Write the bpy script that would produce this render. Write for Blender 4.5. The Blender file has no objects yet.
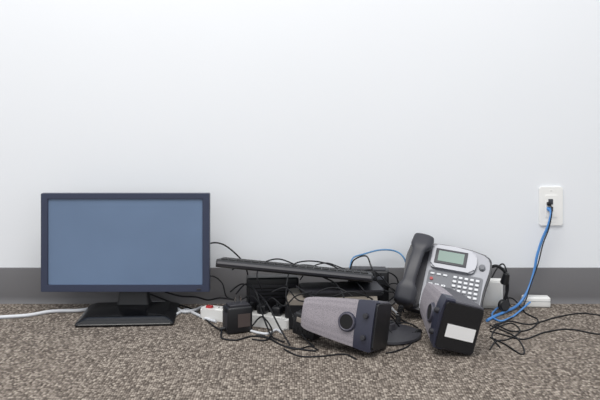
import bpy, bmesh, math, random
from mathutils import Vector, Matrix, Euler
random.seed(4)
scene=bpy.context.scene
COL=scene.collection
R=math.radians
# ---------------------------------------------------------------- camera facts
CAM_H=0.60; CAM_D=2.30; FPX=766.0; HOR=103.0
def G(u,v,h=0.0):
    """point on the carpet read from the survey of the photo, raised by h"""
    z=FPX*CAM_H/(v-HOR)
    return Vector(((u-300)*z/FPX, z-CAM_D, h))
def D(u,v,Y):
    """point read at a known distance Y from the wall"""
    z=CAM_D+Y
    return Vector(((u-300)*z/FPX, Y, CAM_H-(v-HOR)*z/FPX))
# ---------------------------------------------------------------- materials
def srgb(r,g,b):
    f=lambda c:(c/255/12.92) if c/255<=0.04045 else ((c/255+0.055)/1.055)**2.4
    return (f(r),f(g),f(b),1)
def mat(name,rgb,rough=0.5,metal=0.0,var=0.08,scale=60,bump=0.0,bscale=400,spec=0.5,coat=0.0,emit=None):
    m=bpy.data.materials.new(name); m.use_nodes=True
    nt=m.node_tree; b=nt.nodes['Principled BSDF']
    tc=nt.nodes.new('ShaderNodeTexCoord')
    nz=nt.nodes.new('ShaderNodeTexNoise'); nz.inputs['Scale'].default_value=scale; nz.inputs['Detail'].default_value=3
    nt.links.new(tc.outputs['Object'],nz.inputs['Vector'])
    mx=nt.nodes.new('ShaderNodeMix'); mx.data_type='RGBA'
    c=srgb(*rgb)
    mx.inputs[6].default_value=tuple(x*(1-var) for x in c[:3])+(1,)
    mx.inputs[7].default_value=tuple(min(1,x*(1+var)) for x in c[:3])+(1,)
    nt.links.new(nz.outputs['Fac'],mx.inputs[0])
    nt.links.new(mx.outputs[2],b.inputs['Base Color'])
    b.inputs['Roughness'].default_value=rough; b.inputs['Metallic'].default_value=metal
    b.inputs['Specular IOR Level'].default_value=spec
    b.inputs['Coat Weight'].default_value=coat
    if bump:
        n2=nt.nodes.new('ShaderNodeTexNoise'); n2.inputs['Scale'].default_value=bscale
        nt.links.new(tc.outputs['Object'],n2.inputs['Vector'])
        bp=nt.nodes.new('ShaderNodeBump'); bp.inputs['Strength'].default_value=bump; bp.inputs['Distance'].default_value=0.001
        nt.links.new(n2.outputs['Fac'],bp.inputs['Height']); nt.links.new(bp.outputs['Normal'],b.inputs['Normal'])
    return m
M={}
M['bezel']=mat('bezel_plastic',(56,63,84),0.35,var=.04)
M['black']=mat('black_plastic',(22,23,27),0.38,var=.1,bump=.15)
M['blackg']=mat('black_gloss',(14,15,18),0.2)
M['dark']=mat('charcoal_plastic',(44,44,50),0.45,var=.08,bump=.2)
M['cord']=mat('black_cord_rubber',(20,21,25),0.5,spec=.3)
M['cordw']=mat('white_cord_rubber',(208,211,216),0.5)
M['cordb']=mat('blue_cord',(76,136,202),0.42)
M['cordlb']=mat('pale_blue_cord',(84,134,178),0.42)
M['white']=mat('white_plastic',(228,228,226),0.4,var=.02)
M['cream']=mat('offwhite_plastic',(241,241,239),0.38,var=.02)
M['silver']=mat('silver_plastic',(130,132,139),0.35,metal=.2,var=.03)
M['silver2']=mat('pale_silver_plastic',(156,158,165),0.35,metal=.15,var=.03)
M['phoned']=mat('phone_charcoal',(48,49,56),0.42,var=.06,bump=.15)
M['key']=mat('white_key',(218,220,224),0.4,var=.02)
M['keyg']=mat('grey_key',(92,95,103),0.4,var=.02)
M['lcd']=mat('lcd_glass',(92,122,112),0.25,var=.04)
M['red']=mat('red_plastic',(165,34,38),0.4)
M['taupe']=mat('taupe_plastic',(138,130,121),0.5,var=.05)
M['spk']=mat('speaker_cabinet',(70,69,76),0.45,var=.06,bump=.2)
M['spkd']=mat('speaker_panel',(48,50,66),0.38,var=.05)
M['ring']=mat('port_ring',(76,74,86),0.4)
M['hole']=mat('port_hole',(8,8,10),0.8)
M['paper']=mat('white_label_paper',(236,236,236),0.6,var=.01)
M['greylabel']=mat('grey_label',(74,64,62),0.5)
M['metal']=mat('metal',(190,190,190),0.25,metal=1.0)
M['ink']=mat('printed_ink',(60,62,70),0.6)
def grille_mat():
    m=bpy.data.materials.new('speaker_grille_cloth'); m.use_nodes=True; nt=m.node_tree; b=nt.nodes['Principled BSDF']
    tc=nt.nodes.new('ShaderNodeTexCoord'); vo=nt.nodes.new('ShaderNodeTexVoronoi'); vo.inputs['Scale'].default_value=460; vo.inputs['Randomness'].default_value=0.5
    nt.links.new(tc.outputs['Object'],vo.inputs['Vector'])
    cr=nt.nodes.new('ShaderNodeValToRGB'); cr.color_ramp.elements[0].position=.1; cr.color_ramp.elements[1].position=.55
    cr.color_ramp.elements[0].color=srgb(104,100,107); cr.color_ramp.elements[1].color=srgb(152,146,152)
    nt.links.new(vo.outputs['Distance'],cr.inputs[0]); nt.links.new(cr.outputs[0],b.inputs['Base Color'])
    b.inputs['Roughness'].default_value=.7
    bp=nt.nodes.new('ShaderNodeBump'); bp.inputs['Strength'].default_value=.4; bp.inputs['Distance'].default_value=.001
    nt.links.new(vo.outputs['Distance'],bp.inputs['Height']); nt.links.new(bp.outputs['Normal'],b.inputs['Normal'])
    return m
M['grille']=grille_mat()
M['screen']=mat('screen_glass',(106,127,156),0.28,var=.20,scale=4,spec=.5,coat=.15)  # bluish room reflection put into the base colour; noise for smudges
def carpet_mat():
    m=bpy.data.materials.new('loop_carpet'); m.use_nodes=True; nt=m.node_tree; b=nt.nodes['Principled BSDF']; L=nt.links
    tc=nt.nodes.new('ShaderNodeTexCoord')
    mp=nt.nodes.new('ShaderNodeMapping'); mp.inputs['Scale'].default_value=(1,0.62,1); L.new(tc.outputs['Object'],mp.inputs['Vector'])
    vo=nt.nodes.new('ShaderNodeTexVoronoi'); vo.inputs['Scale'].default_value=190; vo.inputs['Randomness'].default_value=.45
    L.new(mp.outputs[0],vo.inputs['Vector'])
    cr=nt.nodes.new('ShaderNodeValToRGB'); e=cr.color_ramp.elements
    e[0].position=0; e[0].color=srgb(98,91,85); e[1].position=1; e[1].color=srgb(172,163,152)
    x=e.new(.35); x.color=srgb(126,117,109); x=e.new(.75); x.color=srgb(147,138,129)
    sp=nt.nodes.new('ShaderNodeSeparateColor'); L.new(vo.outputs['Color'],sp.inputs[0]); L.new(sp.outputs[0],cr.inputs[0])
    cr2=nt.nodes.new('ShaderNodeValToRGB'); e=cr2.color_ramp.elements; e[0].position=.36; e[0].color=(1,1,1,1); e[1].position=.70; e[1].color=(.34,.32,.31,1)
    L.new(vo.outputs['Distance'],cr2.inputs[0])
    mu=nt.nodes.new('ShaderNodeMix'); mu.data_type='RGBA'; mu.blend_type='MULTIPLY'; mu.inputs[0].default_value=1
    L.new(cr.outputs[0],mu.inputs[6]); L.new(cr2.outputs[0],mu.inputs[7]); L.new(mu.outputs[2],b.inputs['Base Color'])
    b.inputs['Roughness'].default_value=.95; b.inputs['Specular IOR Level'].default_value=.1
    bp=nt.nodes.new('ShaderNodeBump'); bp.invert=True; bp.inputs['Strength'].default_value=.4; bp.inputs['Distance'].default_value=.002
    L.new(vo.outputs['Distance'],bp.inputs['Height']); L.new(bp.outputs['Normal'],b.inputs['Normal'])
    return m
# ---------------------------------------------------------------- mesh helpers
def finish(bm,name,smooth=True,ang=35):
    bmesh.ops.recalc_face_normals(bm,faces=bm.faces)
    me=bpy.data.meshes.new(name); bm.to_mesh(me); bm.free()
    if smooth:
        for p in me.polygons: p.use_smooth=True
        me.set_sharp_from_angle(angle=R(ang))
    return me
def box(sx,sy,sz,bev=0.0,seg=3):
    bm=bmesh.new(); bmesh.ops.create_cube(bm,size=1)
    bmesh.ops.scale(bm,vec=(sx,sy,sz),verts=bm.verts)
    if bev: bmesh.ops.bevel(bm,geom=bm.edges[:]+bm.verts[:],offset=bev,segments=seg,affect='EDGES',profile=.5)
    return finish(bm,'box')
def cyl(r,h,r2=None,seg=32,bev=0.0):
    bm=bmesh.new(); bmesh.ops.create_cone(bm,cap_ends=True,segments=seg,radius1=r,radius2=r if r2 is None else r2,depth=h)
    if bev:
        ed=[e for e in bm.edges if abs(e.verts[0].co.z-e.verts[1].co.z)<1e-6]
        bmesh.ops.bevel(bm,geom=ed,offset=bev,segments=3,affect='EDGES')
    return finish(bm,'cyl')
def loft(rings,cap=True,closed=True):
    bm=bmesh.new(); vs=[[bm.verts.new(p) for p in r] for r in rings]; n=len(rings[0])
    for a,b in zip(vs[:-1],vs[1:]):
        for i in range(n if closed else n-1):
            j=(i+1)%n; bm.faces.new((a[i],a[j],b[j],b[i]))
    if cap: bm.faces.new(vs[0]); bm.faces.new(vs[-1])
    return finish(bm,'loft')
def prism(pts,t,bev=0.0,seg=3):
    bm=bmesh.new(); a=[bm.verts.new((x,y,-t/2)) for x,y in pts]; b=[bm.verts.new((x,y,t/2)) for x,y in pts]
    n=len(pts); bm.faces.new(a[::-1]); bm.faces.new(b)
    for i in range(n): bm.faces.new((a[i],a[(i+1)%n],b[(i+1)%n],b[i]))
    if bev:
        ed=[e for e in bm.edges if abs(e.verts[0].co.z-e.verts[1].co.z)<1e-7]
        bmesh.ops.bevel(bm,geom=ed,offset=bev,segments=seg,affect='EDGES')
    return finish(bm,'prism')
def rrect(w,h,r,n=6,cx=0,cy=0):
    out=[]
    for sx,sy,a0 in ((1,1,0),(-1,1,90),(-1,-1,180),(1,-1,270)):
        for i in range(n+1):
            a=R(a0+90*i/n); out.append((cx+sx*(w/2-r)+r*math.cos(a),cy+sy*(h/2-r)+r*math.sin(a)))
    # quarter arcs above already carry the sign, so rebuild cleanly
    out=[]
    for sx,sy,a0 in ((1,1,0),(-1,1,90),(-1,-1,180),(1,-1,270)):
        for i in range(n+1):
            a=R(a0+90*i/n); out.append((cx+sx*(w/2-r)+r*math.cos(a),cy+sy*(h/2-r)+r*math.sin(a)))
    return out
def roundpoly(pts,rad,n=5):
    """round each corner of a polygon by the given radius"""
    P=[Vector((x,y)) for x,y in pts]; out=[]; m=len(P)
    for i in range(m):
        a,b,c=P[i-1],P[i],P[(i+1)%m]
        r=min(rad,(a-b).length*.45,(c-b).length*.45)
        p=b+(a-b).normalized()*r; q=b+(c-b).normalized()*r
        for k in range(n+1):
            t=k/n; out.append(tuple((1-t)**2*p+2*t*(1-t)*b+t*t*q))
    return out
def frame(w,h,iw,ih,t,cx=0,cy=0,bev=.0015):
    """flat frame in xz plane, thickness along y (front at -t/2)"""
    bm=bmesh.new()
    o=[(-w/2,-h/2),(w/2,-h/2),(w/2,h/2),(-w/2,h/2)]; i=[(cx-iw/2,cy-ih/2),(cx+iw/2,cy-ih/2),(cx+iw/2,cy+ih/2),(cx-iw/2,cy+ih/2)]
    V=lambda p,y:bm.verts.new((p[0],y,p[1]))
    of=[V(p,-t/2) for p in o]; inf=[V(p,-t/2) for p in i]; ob=[V(p,t/2) for p in o]; ib=[V(p,t/2) for p in i]
    for k in range(4):
        j=(k+1)%4
        bm.faces.new((of[k],of[j],inf[j],inf[k])); bm.faces.new((ob[k],ob[j],ib[j],ib[k]))
        bm.faces.new((of[k],of[j],ob[j],ob[k])); bm.faces.new((inf[k],inf[j],ib[j],ib[k]))
    bmesh.ops.recalc_face_normals(bm,faces=bm.faces)
    bmesh.ops.bevel(bm,geom=[e for e in bm.edges if e.calc_face_angle(0)>.5],offset=bev,segments=2,affect='EDGES')
    return finish(bm,'frame')
def spline(pts,step=8,closed=False):
    P=[Vector(p) for p in pts]; out=[]
    n=len(P); rng=n if closed else n-1
    for i in range(rng):
        if closed: p0,p1,p2,p3=P[(i-1)%n],P[i],P[(i+1)%n],P[(i+2)%n]
        else: p0,p1,p2,p3=P[max(i-1,0)],P[i],P[i+1],P[min(i+2,n-1)]
        for k in range(step):
            t=k/step
            out.append(.5*((2*p1)+(p2-p0)*t+(2*p0-5*p1+4*p2-p3)*t*t+(3*p1-p0-3*p2+p3)*t**3))
    if not closed: out.append(P[-1])
    return out
def sweep(path,r,seg=8,closed=False):
    rings=[]; n=len(path); prev=None
    for i,p in enumerate(path):
        if closed: t=(path[(i+1)%n]-path[i-1]).normalized()
        else: t=(path[min(i+1,n-1)]-path[max(i-1,0)])
        if t.length<1e-9: t=Vector((1,0,0))
        t.normalize()
        if prev is None:
            a=Vector((0,0,1)) if abs(t.z)<.9 else Vector((1,0,0)); u=t.cross(a).normalized()
        else:
            u=(prev-t*prev.dot(t)).normalized()
        prev=u; w=t.cross(u)
        rings.append([p+r*(math.cos(2*math.pi*k/seg)*u+math.sin(2*math.pi*k/seg)*w) for k in range(seg)])
    if closed: rings.append(rings[0]); return loft(rings,cap=False)
    return loft(rings)
def torus(r,rt,seg=36,s2=10):
    return sweep([Vector((r*math.cos(2*math.pi*i/seg),r*math.sin(2*math.pi*i/seg),0)) for i in range(seg)],rt,s2,True)
def textmesh(s,size):
    cu=bpy.data.curves.new('txt','FONT'); cu.body=s; cu.size=size; cu.align_x='CENTER'; cu.align_y='CENTER'; cu.extrude=.0001
    ob=bpy.data.objects.new('txt',cu); COL.objects.link(ob); dg=bpy.context.evaluated_depsgraph_get()
    me=bpy.data.meshes.new_from_object(ob.evaluated_get(dg)); bpy.data.objects.remove(ob); return me
def merge(list_):
    bm=bmesh.new()
    for me,mx in list_:
        t=me.copy(); t.transform(mx); bm.from_mesh(t)
    return finish(bm,'merged')
def thing(name,label,cat,loc=(0,0,0),rot=None):
    e=bpy.data.objects.new(name,None); e.empty_display_size=.05; COL.objects.link(e)
    m=Matrix.Translation(Vector(loc))@(rot.to_4x4() if rot else Matrix.Identity(4)); e.matrix_world=m
    e['label']=label; e['category']=cat; return e
def part(par,name,me,m,loc=(0,0,0),rot=(0,0,0),label=None):
    me.materials.clear(); me.materials.append(M[m] if isinstance(m,str) else m)
    o=bpy.data.objects.new(name,me); COL.objects.link(o); o.parent=par; o.location=loc; o.rotation_euler=rot
    if label: o['label']=label
    return o
def single(name,label,cat,me,m,loc=(0,0,0),rot=(0,0,0)):
    me.materials.append(M[m]); o=bpy.data.objects.new(name,me); COL.objects.link(o); o.location=loc; o.rotation_euler=rot
    o['label']=label; o['category']=cat; return o
def copypart(src,par,loc,rot=None):
    o=src.copy(); o.parent=par; o.location=loc
    if rot: o.rotation_euler=rot
    COL.objects.link(o); return o
# ---------------------------------------------------------------- setting
def structure(name,me,m,loc=(0,0,0)):
    me.materials.append(m); o=bpy.data.objects.new(name,me); COL.objects.link(o); o.location=loc; o['kind']='structure'; return o
wallm=mat('painted_wall',(233,236,240),0.75,var=.01,scale=3,bump=.08,bscale=250,spec=.2)
structure('wall_back',box(7,.1,3.0),wallm,(0,.05,1.5))
structure('floor',box(7,6,.1),carpet_mat(),(0,-3,-.05))
prof=[(0,0),(-.012,0),(-.009,.004),(-.006,.012),(-.005,.02),(-.005,.102),(-.003,.106),(0,.106)]
rings=[[(x,y,z) for y,z in prof] for x in (-3.4,3.4)]
structure('baseboard_back',loft(rings),mat('grey_vinyl_base',(103,102,104),0.5,var=.04,scale=8))
# ---------------------------------------------------------------- monitor
mon=thing('computer_monitor','flat widescreen computer monitor, dark blue-grey frame on a black stand','monitor',(-.493,-.13,0))
W=.476;H=.278;zc=.206
part(mon,'bezel',frame(W,H,W-.040,H-.036,.022,0,.002),'bezel',(0,0,zc))
part(mon,'screen',box(W-.036,.004,H-.032),'screen',(0,-.004,zc+.002),label='blank screen, steel-blue reflection put into its colour')
bk=[]
for y,w_,h_ in ((.0105,W-.004,H-.004),(.022,W-.01,H-.01),(.04,W-.12,H-.07),(.05,W-.2,H-.12)):
    bk.append([(x,y,z) for x,z in rrect(w_,h_,.012)])
part(mon,'back_shell',loft(bk),'black',(0,0,zc))
part(mon,'power_button',box(.012,.003,.004,.001),'dark',(W/2-.03,-.012,zc-H/2+.008))
nk=[[(x,y,z) for x,y in rrect(w_,d_,.008,cx=.012,cy=cy)] for z,w_,d_,cy in ((.014,.10,.05,.055),(.03,.088,.036,.055),(.10,.08,.03,.06),(.2,.08,.03,.062))]
part(mon,'neck',loft(nk),'black')
bs=[[(x,y,z) for x,y in rrect(w_,d_,.01)] for z,w_,d_ in ((0,.262,.205),(.006,.264,.207),(.010,.258,.20),(.018,.225,.165),(.020,.215,.155))]
part(mon,'base',loft(bs),'blackg',(.014,-.014,0),(0,0,R(4)))
# ---------------------------------------------------------------- wall plate
P=D(550.5,206,0)
wp=thing('wall_outlet','white data plate with network jack on painted wall','wall outlet',P)
part(wp,'cover_plate',prism(rrect(.070,.115,.004),.005,.002),'cream',(0,-.0030,0),(R(90),0,0))
part(wp,'jack_insert',prism(rrect(.034,.066,.002),.002,.0006),'cream',(0,-.0062,0),(R(90),0,0))
part(wp,'jack_port',box(.014,.003,.016,.001),'ink',(-.002,-.0078,.014),label='dark jack opening')
part(wp,'jack_port',box(.014,.003,.014,.001),'ink',(-.002,-.0078,-.008),label='dark jack opening')
for s in (1,-1):
    part(wp,'screw',cyl(.0028,.0016,seg=16),'white',(0,-.0058,s*.047),(R(90),0,0))
# ---------------------------------------------------------------- speakers
def fring(w,y0,b,yb,z,n=14,rc=.006):
    pts=[]
    for i in range(n+1):
        x=-w+2*w*i/n; pts.append((x,y0-b*(1-(abs(x)/w)**2.6),z))
    pts+= [(w,yb-rc,z),(w-rc*.3,yb-rc*.3,z),(w-rc,yb,z),(-w+rc,yb,z),(-w+rc*.3,yb-rc*.3,z),(-w,yb-rc,z)]
    return pts
SH=.190
def hw(t): return .057-.020*t**1.3
def dep(t): return .050-.026*t
def speaker(label,rotm,loc,bottom_label=False):
    s=thing('computer_speaker',label,'speaker',loc,rotm)
    s['group']='desktop speakers'
    rings=[]
    for z,k in ((0,.96),(.003,1),(.025,1),(.05,1),(.075,1),(.1,1),(.125,1),(.15,1),(.170,1),(.181,.97),(.187,.92),(SH,.84)):
        t=z/SH; rings.append(fring(hw(t)*k,-.034,.001,dep(t)*k,z))
    part(s,'cabinet',loft(rings),'spk')
    rg=[]
    gy=-.020 if not bottom_label else -.012
    for z,k in ((.046,1.0),(.08,1.005),(.1,1.005),(.125,1.005),(.15,1.005),(.170,1.0),(.181,.97),(.187,.92),(SH+.001,.84)):
        t=z/SH; rg.append(fring(hw(t)*k+.001,-.041,.005*k,gy,z,rc=.002))
    part(s,'grille',loft(rg),'grille',label='mauve-grey mesh grille')
    rp=[]
    for z,k in ((.000,.97),(.004,1.03),(.026,1.03),(.038,1.015),(.0455,1.005)):
        t=z/SH; rp.append(fring(hw(t)*k+.001,-.041,.006*k,-.018,z,rc=.002))
    part(s,'control_panel',loft(rp),'spkd',label='dark blue-grey control panel')
    part(s,'port_surround',cyl(.0240,.006,r2=.0225,bev=.001,seg=40),'spkd',(0,-.0475,.066),(R(90),0,0))
    part(s,'port_ring',torus(.0190,.0022),'ring',(0,-.0508,.066),(R(90),0,0))
    part(s,'bass_port',cyl(.0182,.004,seg=40),'hole',(0,-.0496,.066),(R(90),0,0))
    for x in (-.028,.022):
        part(s,'knob',cyl(.0068,.010,r2=.0060,bev=.001,seg=24),'dark',(x,-.0500,.019),(R(90),0,0))
    part(s,'bottom_plate',prism(rrect(.106,.088,.006),.006,.002),'black',(0,.004,-.002))
    if bottom_label:
        part(s,'rating_label',box(.030,.066,.001),'paper',(-.010,.008,-.0055),label='white rating label')
    return s
B1=Matrix(((0,0,-1),(0,1,0),(1,0,0)))
r1=Matrix.Rotation(R(-29),3,'Z')@Matrix.Rotation(R(-12),3,'X')@Matrix.Rotation(R(3),3,'Y')@B1
speaker('grey desktop speaker lying on its side, round port showing',r1,Vector((.192,-.462,.064)))
B2=Matrix(((0,1,0),(0,0,1),(1,0,0)))
r2=(Matrix.Rotation(R(2),3,'Z')@Matrix.Rotation(R(4),3,'X')@Matrix.Rotation(R(14),3,'Y')@B2)@Matrix.Scale(1.05,3)
speaker('tipped grey desktop speaker, dark underside with white label',r2,Vector((.372,-.49,.070)),True)
# ---------------------------------------------------------------- telephone
pr=Matrix.Rotation(R(-14),3,'Z')@Matrix.Rotation(R(52),3,'X')@Matrix.Rotation(R(-8),3,'Z')
ph=thing('desk_telephone','silver and charcoal office desk telephone, propped upright on carpet','telephone',Vector((.374,-.205,.014)),pr)
out=[(-.112,.014),(.108,.0),(.114,.10),(.124,.165),(.120,.205),(.06,.219),(-.02,.222),(-.110,.212),(-.120,.17),(-.114,.1)]
part(ph,'body',prism(roundpoly(out,.022),.026,.005),'phoned',(0,0,-.013))
face=[(-.054,.010),(.106,.006),(.110,.10),(.120,.165),(.114,.200),(.058,.214),(-.054,.216)]
part(ph,'faceplate',prism(roundpoly(face,.018),.007,.0025),'silver',(0,0,.0035),label='silver faceplate')
hous=[(-.046,.138),(.074,.138),(.082,.165),(.076,.202),(.02,.211),(-.048,.209)]
part(ph,'display_housing',prism(roundpoly(hous,.014),.014,.004),'silver2',(.002,0,.012))
part(ph,'display_frame',box(.090,.046,.003,.001),'phoned',(.010,.174,.0195))
part(ph,'display',box(.072,.032,.002),'lcd',(.010,.174,.0210),label='grey-green LCD display')
part(ph,'key_panel',prism(rrect(.152,.122,.008),.003,.001),'keyg',(.030,.073,.0065),label='darker grey key panel')
k0=part(ph,'keypad_key',box(.0125,.0092,.006,.002),'key',(-.034,.088,.010))
for i in range(12):
    if i: copypart(k0,ph,(-.034+.0180*(i%3),.088-.0165*(i//3),.010))
f0=part(ph,'feature_key',box(.0105,.0072,.005,.0015),'key',(.0300,.016,.010))
for c in range(5):
    for r_ in range(9):
        if c==0 and r_==0: continue
        copypart(f0,ph,(.0300+.0155*c,.016+.0132*r_,.010))
s0=part(ph,'softkey',box(.012,.006,.005,.0015),'key',(-.034,.122,.009))
for i in range(1,3): copypart(s0,ph,(-.034+.018*i,.122,.009))
part(ph,'navigation_key',cyl(.009,.008,bev=.002),'keyg',(.098,.165,.010))
part(ph,'logo_badge',cyl(.0045,.004,seg=16),'red',(-.034,.106,.0095),label='red round badge')  # plain red logo dot, no lamp
leg=[]
for i,ch in enumerate('123456789*0#'):
    leg.append((textmesh(ch,.0070),Matrix.Translation((-.034+.0180*(i%3),.088-.0165*(i//3),.0131))))
part(ph,'keypad_legend',merge(leg),'ink')
part(ph,'cradle',prism(rrect(.058,.19,.01),.008,.002),'dark',(-.084,.110,.003))
part(ph,'stand',loft([[(x,.05,-.026),(x,.20,-.026),(x,.19,-.034),(x,.14,-.08),(x,.125,-.08),(x,.05,-.034)] for x in (-.09,.09)]),'phoned')
hr=[]
L=.222
for i in range(37):
    t=i/36; y=t*L
    e=abs(2*t-1)
    sm=max(0,min(1,(e-.42)/.22)); sm=sm*sm*(3-2*sm)
    zc_=.056-.022*e**2.0
    th=.0095+.0085*sm+.004*max(0,e-.7)
    w_=.0175+.0120*sm
    zc_-=.006*sm
    if e>.90: k=math.sqrt(max(.03,1-((e-.90)/.10)**2)); w_*=.45+.55*k; th*=.45+.55*k
    hr.append([( w_*math.copysign(abs(math.cos(a))**.6,math.cos(a)), y, zc_+th*math.copysign(abs(math.sin(a))**.6,math.sin(a))) for a in [2*math.pi*k/20 for k in range(20)]])
part(ph,'handset',loft(hr),'phoned',(-.092,.004,.000),(0,0,R(-5)),label='charcoal curved handset')
# ---------------------------------------------------------------- keyboard on docking station
ds=thing('docking_station','black box-shaped docking station with taupe lid under keyboard','docking station',Vector((.088,-.212,0)),Matrix.Rotation(R(-4),3,'Z'))
part(ds,'body',prism(rrect(.25,.14,.012),.062,.004),'black',(0,0,.034))
part(ds,'lid',prism(rrect(.242,.132,.010),.014,.003),'taupe',(0,-.002,.072),label='taupe lid')
for i in range(2):
    part(ds,'vent',box(.06,.003,.008,.001),'dark',(-.07+.08*i,-.0705,.04))
part(ds,'port_panel',box(.07,.003,.022,.001),'keyg',(.08,-.0705,.036))
for x in (-.11,.11):
    for y in (-.05,.05): part(ds,'foot',cyl(.008,.004,seg=16),'dark',(x,y,.002))
kr=Matrix.Rotation(R(-3),3,'Z')@Matrix.Rotation(R(5.0),3,'Y')@Matrix.Rotation(R(-11.5),3,'X')
kb=thing('computer_keyboard','black computer keyboard resting tilted on top of the clutter','keyboard',Vector((-.014,-.165,.131)),kr)
kp=[[(x,y,z) for y,z in ((-.073,-.008),(-.078,-.004),(-.078,.009),(-.073,.013),(.06,.018),(.075,.019),(.078,.015),(.078,-.002))] for x in (-.212,-.208,.208,.212)]
part(kb,'case',loft(kp),'black')
kk=part(kb,'key',box(.0190,.0190,.002,.0007,2),'black',(-.193,-.050,.0150))
first=True
for r_ in range(5):
    for c in range(19):
        if first: first=False; continue
        copypart(kk,kb,(-.193+.0213*c,-.050+.0215*r_,.0150+.0008*r_))
part(kb,'front_edge',sweep([Vector((-.208,-.077,.002)),Vector((.208,-.077,.002))],.0075),'dark')
for x in (-.18,.18): part(kb,'folding_foot',box(.03,.006,.008,.002),'dark',(x,.06,-.006))
lp=thing('laptop_computer','closed thin black laptop stacked on the docking station','laptop',Vector((.112,-.190,.0795)),Matrix.Rotation(R(7),3,'Z'))
part(lp,'base',prism(rrect(.22,.11,.008),.010,.003),'black',(0,0,.0055))
part(lp,'screen_lid',prism(rrect(.22,.11,.008),.005,.002),'dark',(0,0,.0133),label='dark closed lid')
md=thing('modem','black upright modem box standing behind the keyboard end','modem',Vector((.200,-.060,0)),Matrix.Rotation(R(-6),3,'Z'))
part(md,'casing',box(.118,.06,.114,.006),'black',(0,0,.058))
part(md,'top_panel',box(.10,.045,.004,.001),'dark',(0,0,.116))
part(md,'front_strip',box(.09,.002,.010,.0005),'keyg',(0,-.031,.096))
rt=thing('router','black router box standing on edge under the keyboard','router',Vector((-.080,-.080,0)),Matrix.Rotation(R(5),3,'Z'))
part(rt,'casing',box(.15,.05,.098,.006),'black',(0,0,.050))
part(rt,'front_panel',box(.13,.003,.05,.001),'dark',(0,-.026,.055))
for i in range(4): part(rt,'vent_slot',box(.10,.002,.003),'hole',(0,-.0278,.040+.010*i))
bx=thing('network_switch','small black box with pale front strip tilted among cables','network box',Vector((.022,-.352,.037)),Matrix.Rotation(R(-32),3,'Z')@Matrix.Rotation(R(10),3,'Y'))
part(bx,'casing',box(.066,.045,.056,.004),'black')
part(bx,'front_strip',box(.048,.002,.012,.0005),'taupe',(0,-.0228,.012))
for i in range(4): part(bx,'port',box(.009,.002,.008),'hole',(-.021+.014*i,-.0228,-.012))
# ---------------------------------------------------------------- round base
rb=thing('round_stand_base','round dark grey weighted base lying flat on the carpet','stand base',Vector((.226,-.325,0)))
rr=[]
for z,r_ in ((0,.082),(.004,.086),(.009,.0845),(.013,.072),(.016,.045),(.020,.024),(.034,.020),(.036,.017)):
    rr.append([(r_*math.cos(a),r_*math.sin(a),z) for a in [2*math.pi*k/56 for k in range(56)]])
part(rb,'disc',loft(rr),'dark')
part(rb,'socket',torus(.014,.003),'black',(0,0,.037))
# ---------------------------------------------------------------- power strip and adapters
PSR=Matrix.Rotation(R(-24),3,'Z'); PSO=Vector((-.148,-.208,0))
ps=thing('power_strip','long white plastic power strip with red rocker switch','power strip',PSO,PSR)
part(ps,'housing',prism(rrect(.27,.044,.010),.030,.004),'white',(0,0,.015))
part(ps,'rocker_switch',box(.018,.014,.008,.002),'red',(-.112,-.004,.032),label='red rocker switch')
for i in range(5):
    o=part(ps,'socket',prism(rrect(.026,.028,.006),.002,.0005),'cream',(-.080+.044*i,0,.0305))
    for x in (-.006,.006): part(o,'slot',box(.002,.008,.001),'hole',(x,.003,.001))
for k,dx in enumerate((.008,.052,.096)):
    q=PSO+Vector((0,0,.032))+PSR@Vector((dx,0,0))
    pg=thing('black_plug','black plug pushed into the white power strip','plug',q,PSR)
    part(pg,'body',box(.026,.028,.024,.005),'black',(0,0,.012))
    part(pg,'strain_relief',cyl(.005,.014,r2=.0035,seg=16),'cord',(0,0,.029))
ad=thing('power_adapter','chunky black plug-in power adapter with upright metal prongs','power adapter',Vector((-.164,-.288,0)),Matrix.Rotation(R(24),3,'Z'))
part(ad,'casing',box(.068,.046,.068,.005),'black',(0,0,.035))
part(ad,'rating_label',box(.034,.001,.034),'greylabel',(.010,-.0235,.034),label='brown-grey rating label')
part(ad,'top_shell',box(.054,.036,.008,.002),'dark',(0,0,.071))
part(ad,'side_ridge',box(.002,.036,.040,.0005),'dark',(-.0345,0,.034))
for x in (-.008,.008): part(ad,'prong',box(.0018,.007,.018),'metal',(x,0,.083))
part(ad,'strain_relief',cyl(.006,.02,r2=.004,seg=16),'black',(-.040,0,.012),(0,R(-90),0))
wa=thing('white_adapter','small white plastic adapter block on carpet against the baseboard','adapter',G(538,308)+Vector((0,.02,0)),Matrix.Rotation(R(-4),3,'Z'))
part(wa,'casing',box(.078,.036,.030,.005),'white',(0,0,.015))
part(wa,'seam',box(.0785,.0365,.001),'keyg',(0,0,.018))
wr=thing('white_junction_box','small white box standing behind the telephone','junction box',Vector((.562,-.055,.0)),Matrix.Rotation(R(-10),3,'Z'))
part(wr,'casing',box(.062,.03,.085,.005),'white',(0,0,.0425))
part(wr,'cover',box(.05,.003,.07,.001),'cream',(0,-.016,.044))
hb=thing('headset','thin black telephone headset standing among cables by the wall','headset',Vector((.580,-.115,0.0)))
arc=[Vector((.0,0,.03)),Vector((.012,0,.07)),Vector((.006,0,.115)),Vector((-.02,0,.135)),Vector((-.045,.005,.125))]
part(hb,'headband',sweep(spline(arc),.0045),'cord')
part(hb,'earpiece',cyl(.017,.016,bev=.004),'black',(-.0,-.004,.024),(R(80),0,R(20)))
part(hb,'earpiece',cyl(.013,.034,r2=.009,bev=.003),'black',(.006,0,.10),(R(10),R(10),0))
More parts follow.
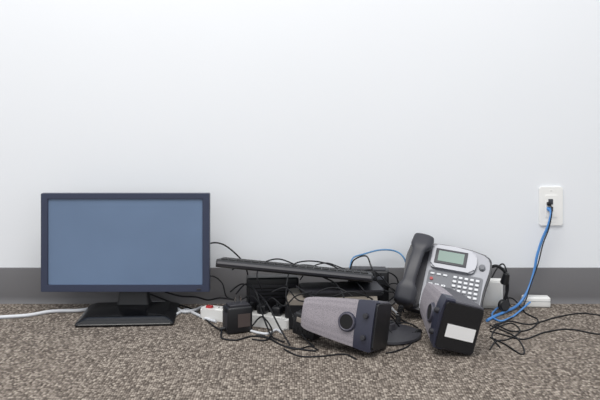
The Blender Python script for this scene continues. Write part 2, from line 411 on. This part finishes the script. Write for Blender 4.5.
# ---------------------------------------------------------------- cables
def cable(label,pts,r=.0026,m='cord',name='cable',plug=None,group=None):
    if m=='cord': r*=.76
    pts=[Vector(p) for p in pts]
    for p in pts:
        p.z=max(p.z,r*1.02)
    path=spline(pts,10)
    for p in path:
        p.z=max(p.z,r*1.02)
        if p.y>-.014-r and p.z<.11: p.y=-.014-r
    o=single(name,label,'cable',sweep(path,r),m)
    if plug:
        a=path[0] if plug=='start' else path[-1]; b=path[4] if plug=='start' else path[-5]
        d=(a-b).normalized(); q=d.to_track_quat('Z','Y')
        c=part(o,'plug',box(.012,.010,.026,.003),m,a+d*.006); c.rotation_mode='QUATERNION'; c.rotation_quaternion=q
        if c.location.z<.007: c.location.z=.007
    return o
g=G
cable('thick pale grey cable running along the baseboard',[g(-40,322),g(0,319),g(28,317),g(52,313),g(80,312),g(96,309),g(130,304),g(165,304.5),g(182,313),g(194,312),g(202,309,.006)],.0048,'cordw')
cable('white cable trailing out of the power strip',[g(176,316),g(186,311),g(195,315),g(206,320),g(216,323)],.004,'cordw')
cable('white cable looping beside the adapter',[g(250,332,.004),g(258,334),g(268,335),g(276,331),g(282,334)],.0034,'cordw')
cable('black cable arching down from the monitor back',[D(196,262,-.07),D(207,245,-.05),D(222,244,-.05),D(238,256,-.05),D(246,268,-.045),D(249,285,-.04),D(248,302,-.04)],.003)
cable('black cable hanging behind the monitor corner',[D(200,280,-.07),D(212,276,-.06),D(222,283,-.07),D(226,296,-.08),g(232,306,.02)])
cable('black monitor cable running along the carpet',[g(150,304,.03),g(172,306,.01),g(190,309),g(203,318),g(214,327),g(222,332)],.003)
cable('black cable from monitor to power strip',[D(165,292,-.08),D(180,296,-.06),D(196,297,-.06),D(208,300,-.08),D(220,298,-.12),D(236,300,-.15)],.003)
cable('thin black cable looping over the keyboard',[D(262,290,-.26),D(257,276,-.26),D(262,264,-.2),D(278,259,-.15),D(296,265,-.13),D(318,275,-.15),D(336,284,-.26),D(345,300,-.33)],.0026)
cable('thin black cable arching over the keyboard',[D(286,286,-.27),D(292,266,-.22),D(308,261,-.17),D(328,264,-.15),D(345,273,-.17),D(362,288,-.26),g(372,328,.06),g(392,340,.016)],.0026)
cable('thin black cable weaving above the keyboard',[D(232,270,-.12),D(246,262,-.10),D(262,268,-.09),D(280,272,-.08),D(300,265,-.08),D(322,268,-.08),D(344,278,-.10)],.0024)
cable('thin black cable looped behind the keyboard',[D(300,280,-.08),D(310,268,-.07),D(326,263,-.06),D(342,268,-.06),D(356,272,-.09),D(372,270,-.10),D(386,282,-.11),D(396,296,-.13)],.0024)
cable('pale blue network cable arching against the wall',[D(350,268,-.06),D(353,258,-.05),D(364,254,-.04),D(380,250,-.03),D(395,251,-.03),D(404,258,-.05),D(408,272,-.05)],.0024,'cordlb')
cable('black cable looping up against the wall',[D(350,270,-.08),D(354,260,-.08),D(366,256,-.08),D(371,266,-.10),D(376,278,-.12),D(384,290,-.13),D(394,292,-.14)],.0028)
cable('black cable curving behind the handset',[D(345,287,-.13),D(362,280,-.12),D(378,283,-.11),D(396,292,-.1),g(404,316,.01)],.0028)
cable('blue network cable running from wall jack to telephone',[D(549,209,-.010),D(551,214,-.035),D(548,226,-.035),D(542,240,-.03),D(537,256,-.03),D(534,272,-.035),D(528,290,-.05),g(518,309,.012),g(504,314,.005),g(494,318,.004),g(487,322,.004)],.0040,'cordb',plug='start')
cable('dark cable hanging from wall jack',[D(549,204,-.010),D(552,210,-.038),D(549,228,-.042),D(543,244,-.040),D(538,264,-.040),D(531,284,-.055),g(522,311,.006),g(508,321,.003),g(494,326,.003)],.0024,'cord',plug='start')
cable('blue cable curling on carpet behind speaker',[g(530,309,.02),g(512,318),g(500,322),g(492,316,.006),g(505,309,.02)],.0026,'cordb')
cable('long black cable stretched over the carpet',[g(640,322),g(600,316),g(580,314),g(556,318),g(530,325),g(508,322),g(490,330)])
cable('black cable snaking across the carpet',[g(640,334),g(600,335),g(570,330),g(545,333),g(524,340),g(505,336),g(490,332)])
cable('black cable loop on carpet by speaker',[g(490,338),g(505,345),g(521,355),g(524,350),g(516,338),g(500,330),g(490,326)])
cable('black cable coiled beside the wall adapter',[g(498,309,.02),g(512,305,.02),g(526,314),g(538,321),g(530,330),g(512,332),g(498,326)])
cable('thin black cable tangled beside the speaker',[g(490,350),g(496,342),g(508,340),g(520,332),g(512,324),g(498,328),g(492,337),g(500,348)],.0024)
cable('black cable curving up behind telephone',[D(492,300,-.06),D(490,284,-.05),D(496,270,-.04),D(503,264,-.035),D(507,274,-.04),D(506,290,-.06),g(510,310,.01)],.003)
cable('black cord trailing from the power adapter',[g(222,334,.012),g(222,339),g(236,341),g(252,337),g(268,339),g(282,346),g(300,350),g(316,352)],.0028)
cable('thin black cable crossing in front of network box',[g(256,336),g(268,338),g(282,346),g(296,350),g(310,347),g(318,351)],.0024)
cable('black cable tangled near adapter',[g(252,330,.01),g(262,328,.03),g(272,334,.01),g(266,341),g(252,340)],.0028)
cable('black cable running beside the power strip',[D(236,294,-.23),D(246,284,-.2),D(256,292,-.25),g(262,330,.045),g(272,338,.004),g(284,343)],.0028)
cable('black cable looping in front of speaker',[g(284,350),g(300,357),g(322,357),g(344,355),g(356,360)],.0026)
cable('thin black cable draped down the docking station',[D(288,284,-.255),D(286,296,-.30),D(290,310,-.31),D(294,318,-.32),g(304,342,.012),g(314,347)],.0026)
cable('thin black cable sagging over the taupe lid',[D(296,286,-.27),D(312,296,-.305),D(330,297,-.31),D(350,292,-.305),D(366,296,-.29),D(384,306,-.22)],.0026)
cable('thin black cable tangled over the docking station',[D(272,292,-.30),D(286,288,-.305),D(298,300,-.31),D(310,300,-.31),D(322,290,-.305),D(338,288,-.29),D(352,296,-.305)],.0024)
cable('thin black cable crossing the plugs of power strip',[D(240,300,-.22),D(252,296,-.23),D(262,304,-.26),D(272,298,-.30),D(284,306,-.31),D(296,296,-.305),D(312,292,-.30)],.0024)
cable('black cable arching beside the keyboard',[D(230,292,-.13),D(242,284,-.13),D(254,290,-.20),D(266,302,-.29),g(280,340,.03),g(290,346)],.0028)
cable('black cable looping from modem to handset',[D(372,280,-.10),D(384,272,-.09),D(396,277,-.09),D(398,290,-.10),D(390,300,-.12),D(378,303,-.2)],.0028)
cable('thin black cable knotted beside the modem',[D(376,298,-.12),D(386,286,-.10),D(397,284,-.10),D(400,296,-.12),D(391,306,-.14),g(384,318,.02),g(396,322,.004)],.0024)
cable('thin black cable resting on top of speaker',[D(318,300,-.35),D(334,302,-.37),D(352,305,-.38),D(370,303,-.36),D(386,310,-.33),g(400,333,.014)],.0026)
cable('black cable coming out from the round base',[g(388,334,.02),g(400,328,.014),g(410,326,.006),g(418,330,.005)],.0028)
cable('black cable curling around the round base',[g(386,354),g(396,352),g(408,347),g(414,340),g(420,332)],.0026)
cable('black cable draped behind round base',[g(372,318,.04),g(386,316,.02),g(398,319),g(408,324)],.0028)
cable('white cable end beside the handset',[g(376,310,.03),g(386,309,.02),g(394,312,.004),g(398,316)],.0034,'cordw',plug='start')
ctrl=spline([D(401,306,-.22),g(398,324,.010),g(402,334,.0075),g(412,338,.0075),g(420,334,.0075)],60)
hx=[]
for i,p in enumerate(ctrl):
    t=(ctrl[min(i+1,len(ctrl)-1)]-ctrl[max(i-1,0)]).normalized()
    u=t.cross(Vector((0,0,1))); u=u.normalized() if u.length>.05 else Vector((1,0,0)); w=t.cross(u)
    a=i*.85; hx.append(p+.0058*(math.cos(a)*u+math.sin(a)*w))
single('coiled_phone_cord','coiled charcoal telephone handset cord on the carpet','cable',sweep(hx,.0017,6),'cord')
# ---------------------------------------------------------------- camera and light
cam=bpy.data.cameras.new('camera'); co=bpy.data.objects.new('camera',cam); COL.objects.link(co)
cam.sensor_width=36; cam.lens=FPX*36/600; co.location=(0,-CAM_D,CAM_H); co.rotation_euler=(R(90),0,0)
cam.shift_x=0; cam.shift_y=-(200-HOR)/600
scene.camera=co
def area(name,loc,size,e,col,target):
    l=bpy.data.lights.new(name,'AREA'); l.shape='RECTANGLE'; l.size=size[0]; l.size_y=size[1]; l.energy=e; l.color=col
    o=bpy.data.objects.new(name,l); COL.objects.link(o); o.location=loc
    o.rotation_euler=(Vector(target)-Vector(loc)).to_track_quat('-Z','Y').to_euler(); return o
area('ceiling_light',(-.3,-1.5,2.7),(2.4,1.2),60,(1,.97,.93),(-.3,-.6,0))
w=bpy.data.worlds.new('world'); scene.world=w; w.use_nodes=True; nt=w.node_tree; bg=nt.nodes['Background']
bg.inputs[0].default_value=(.94,.965,1.0,1); bg.inputs[1].default_value=1.0
scene.view_settings.view_transform='Standard'
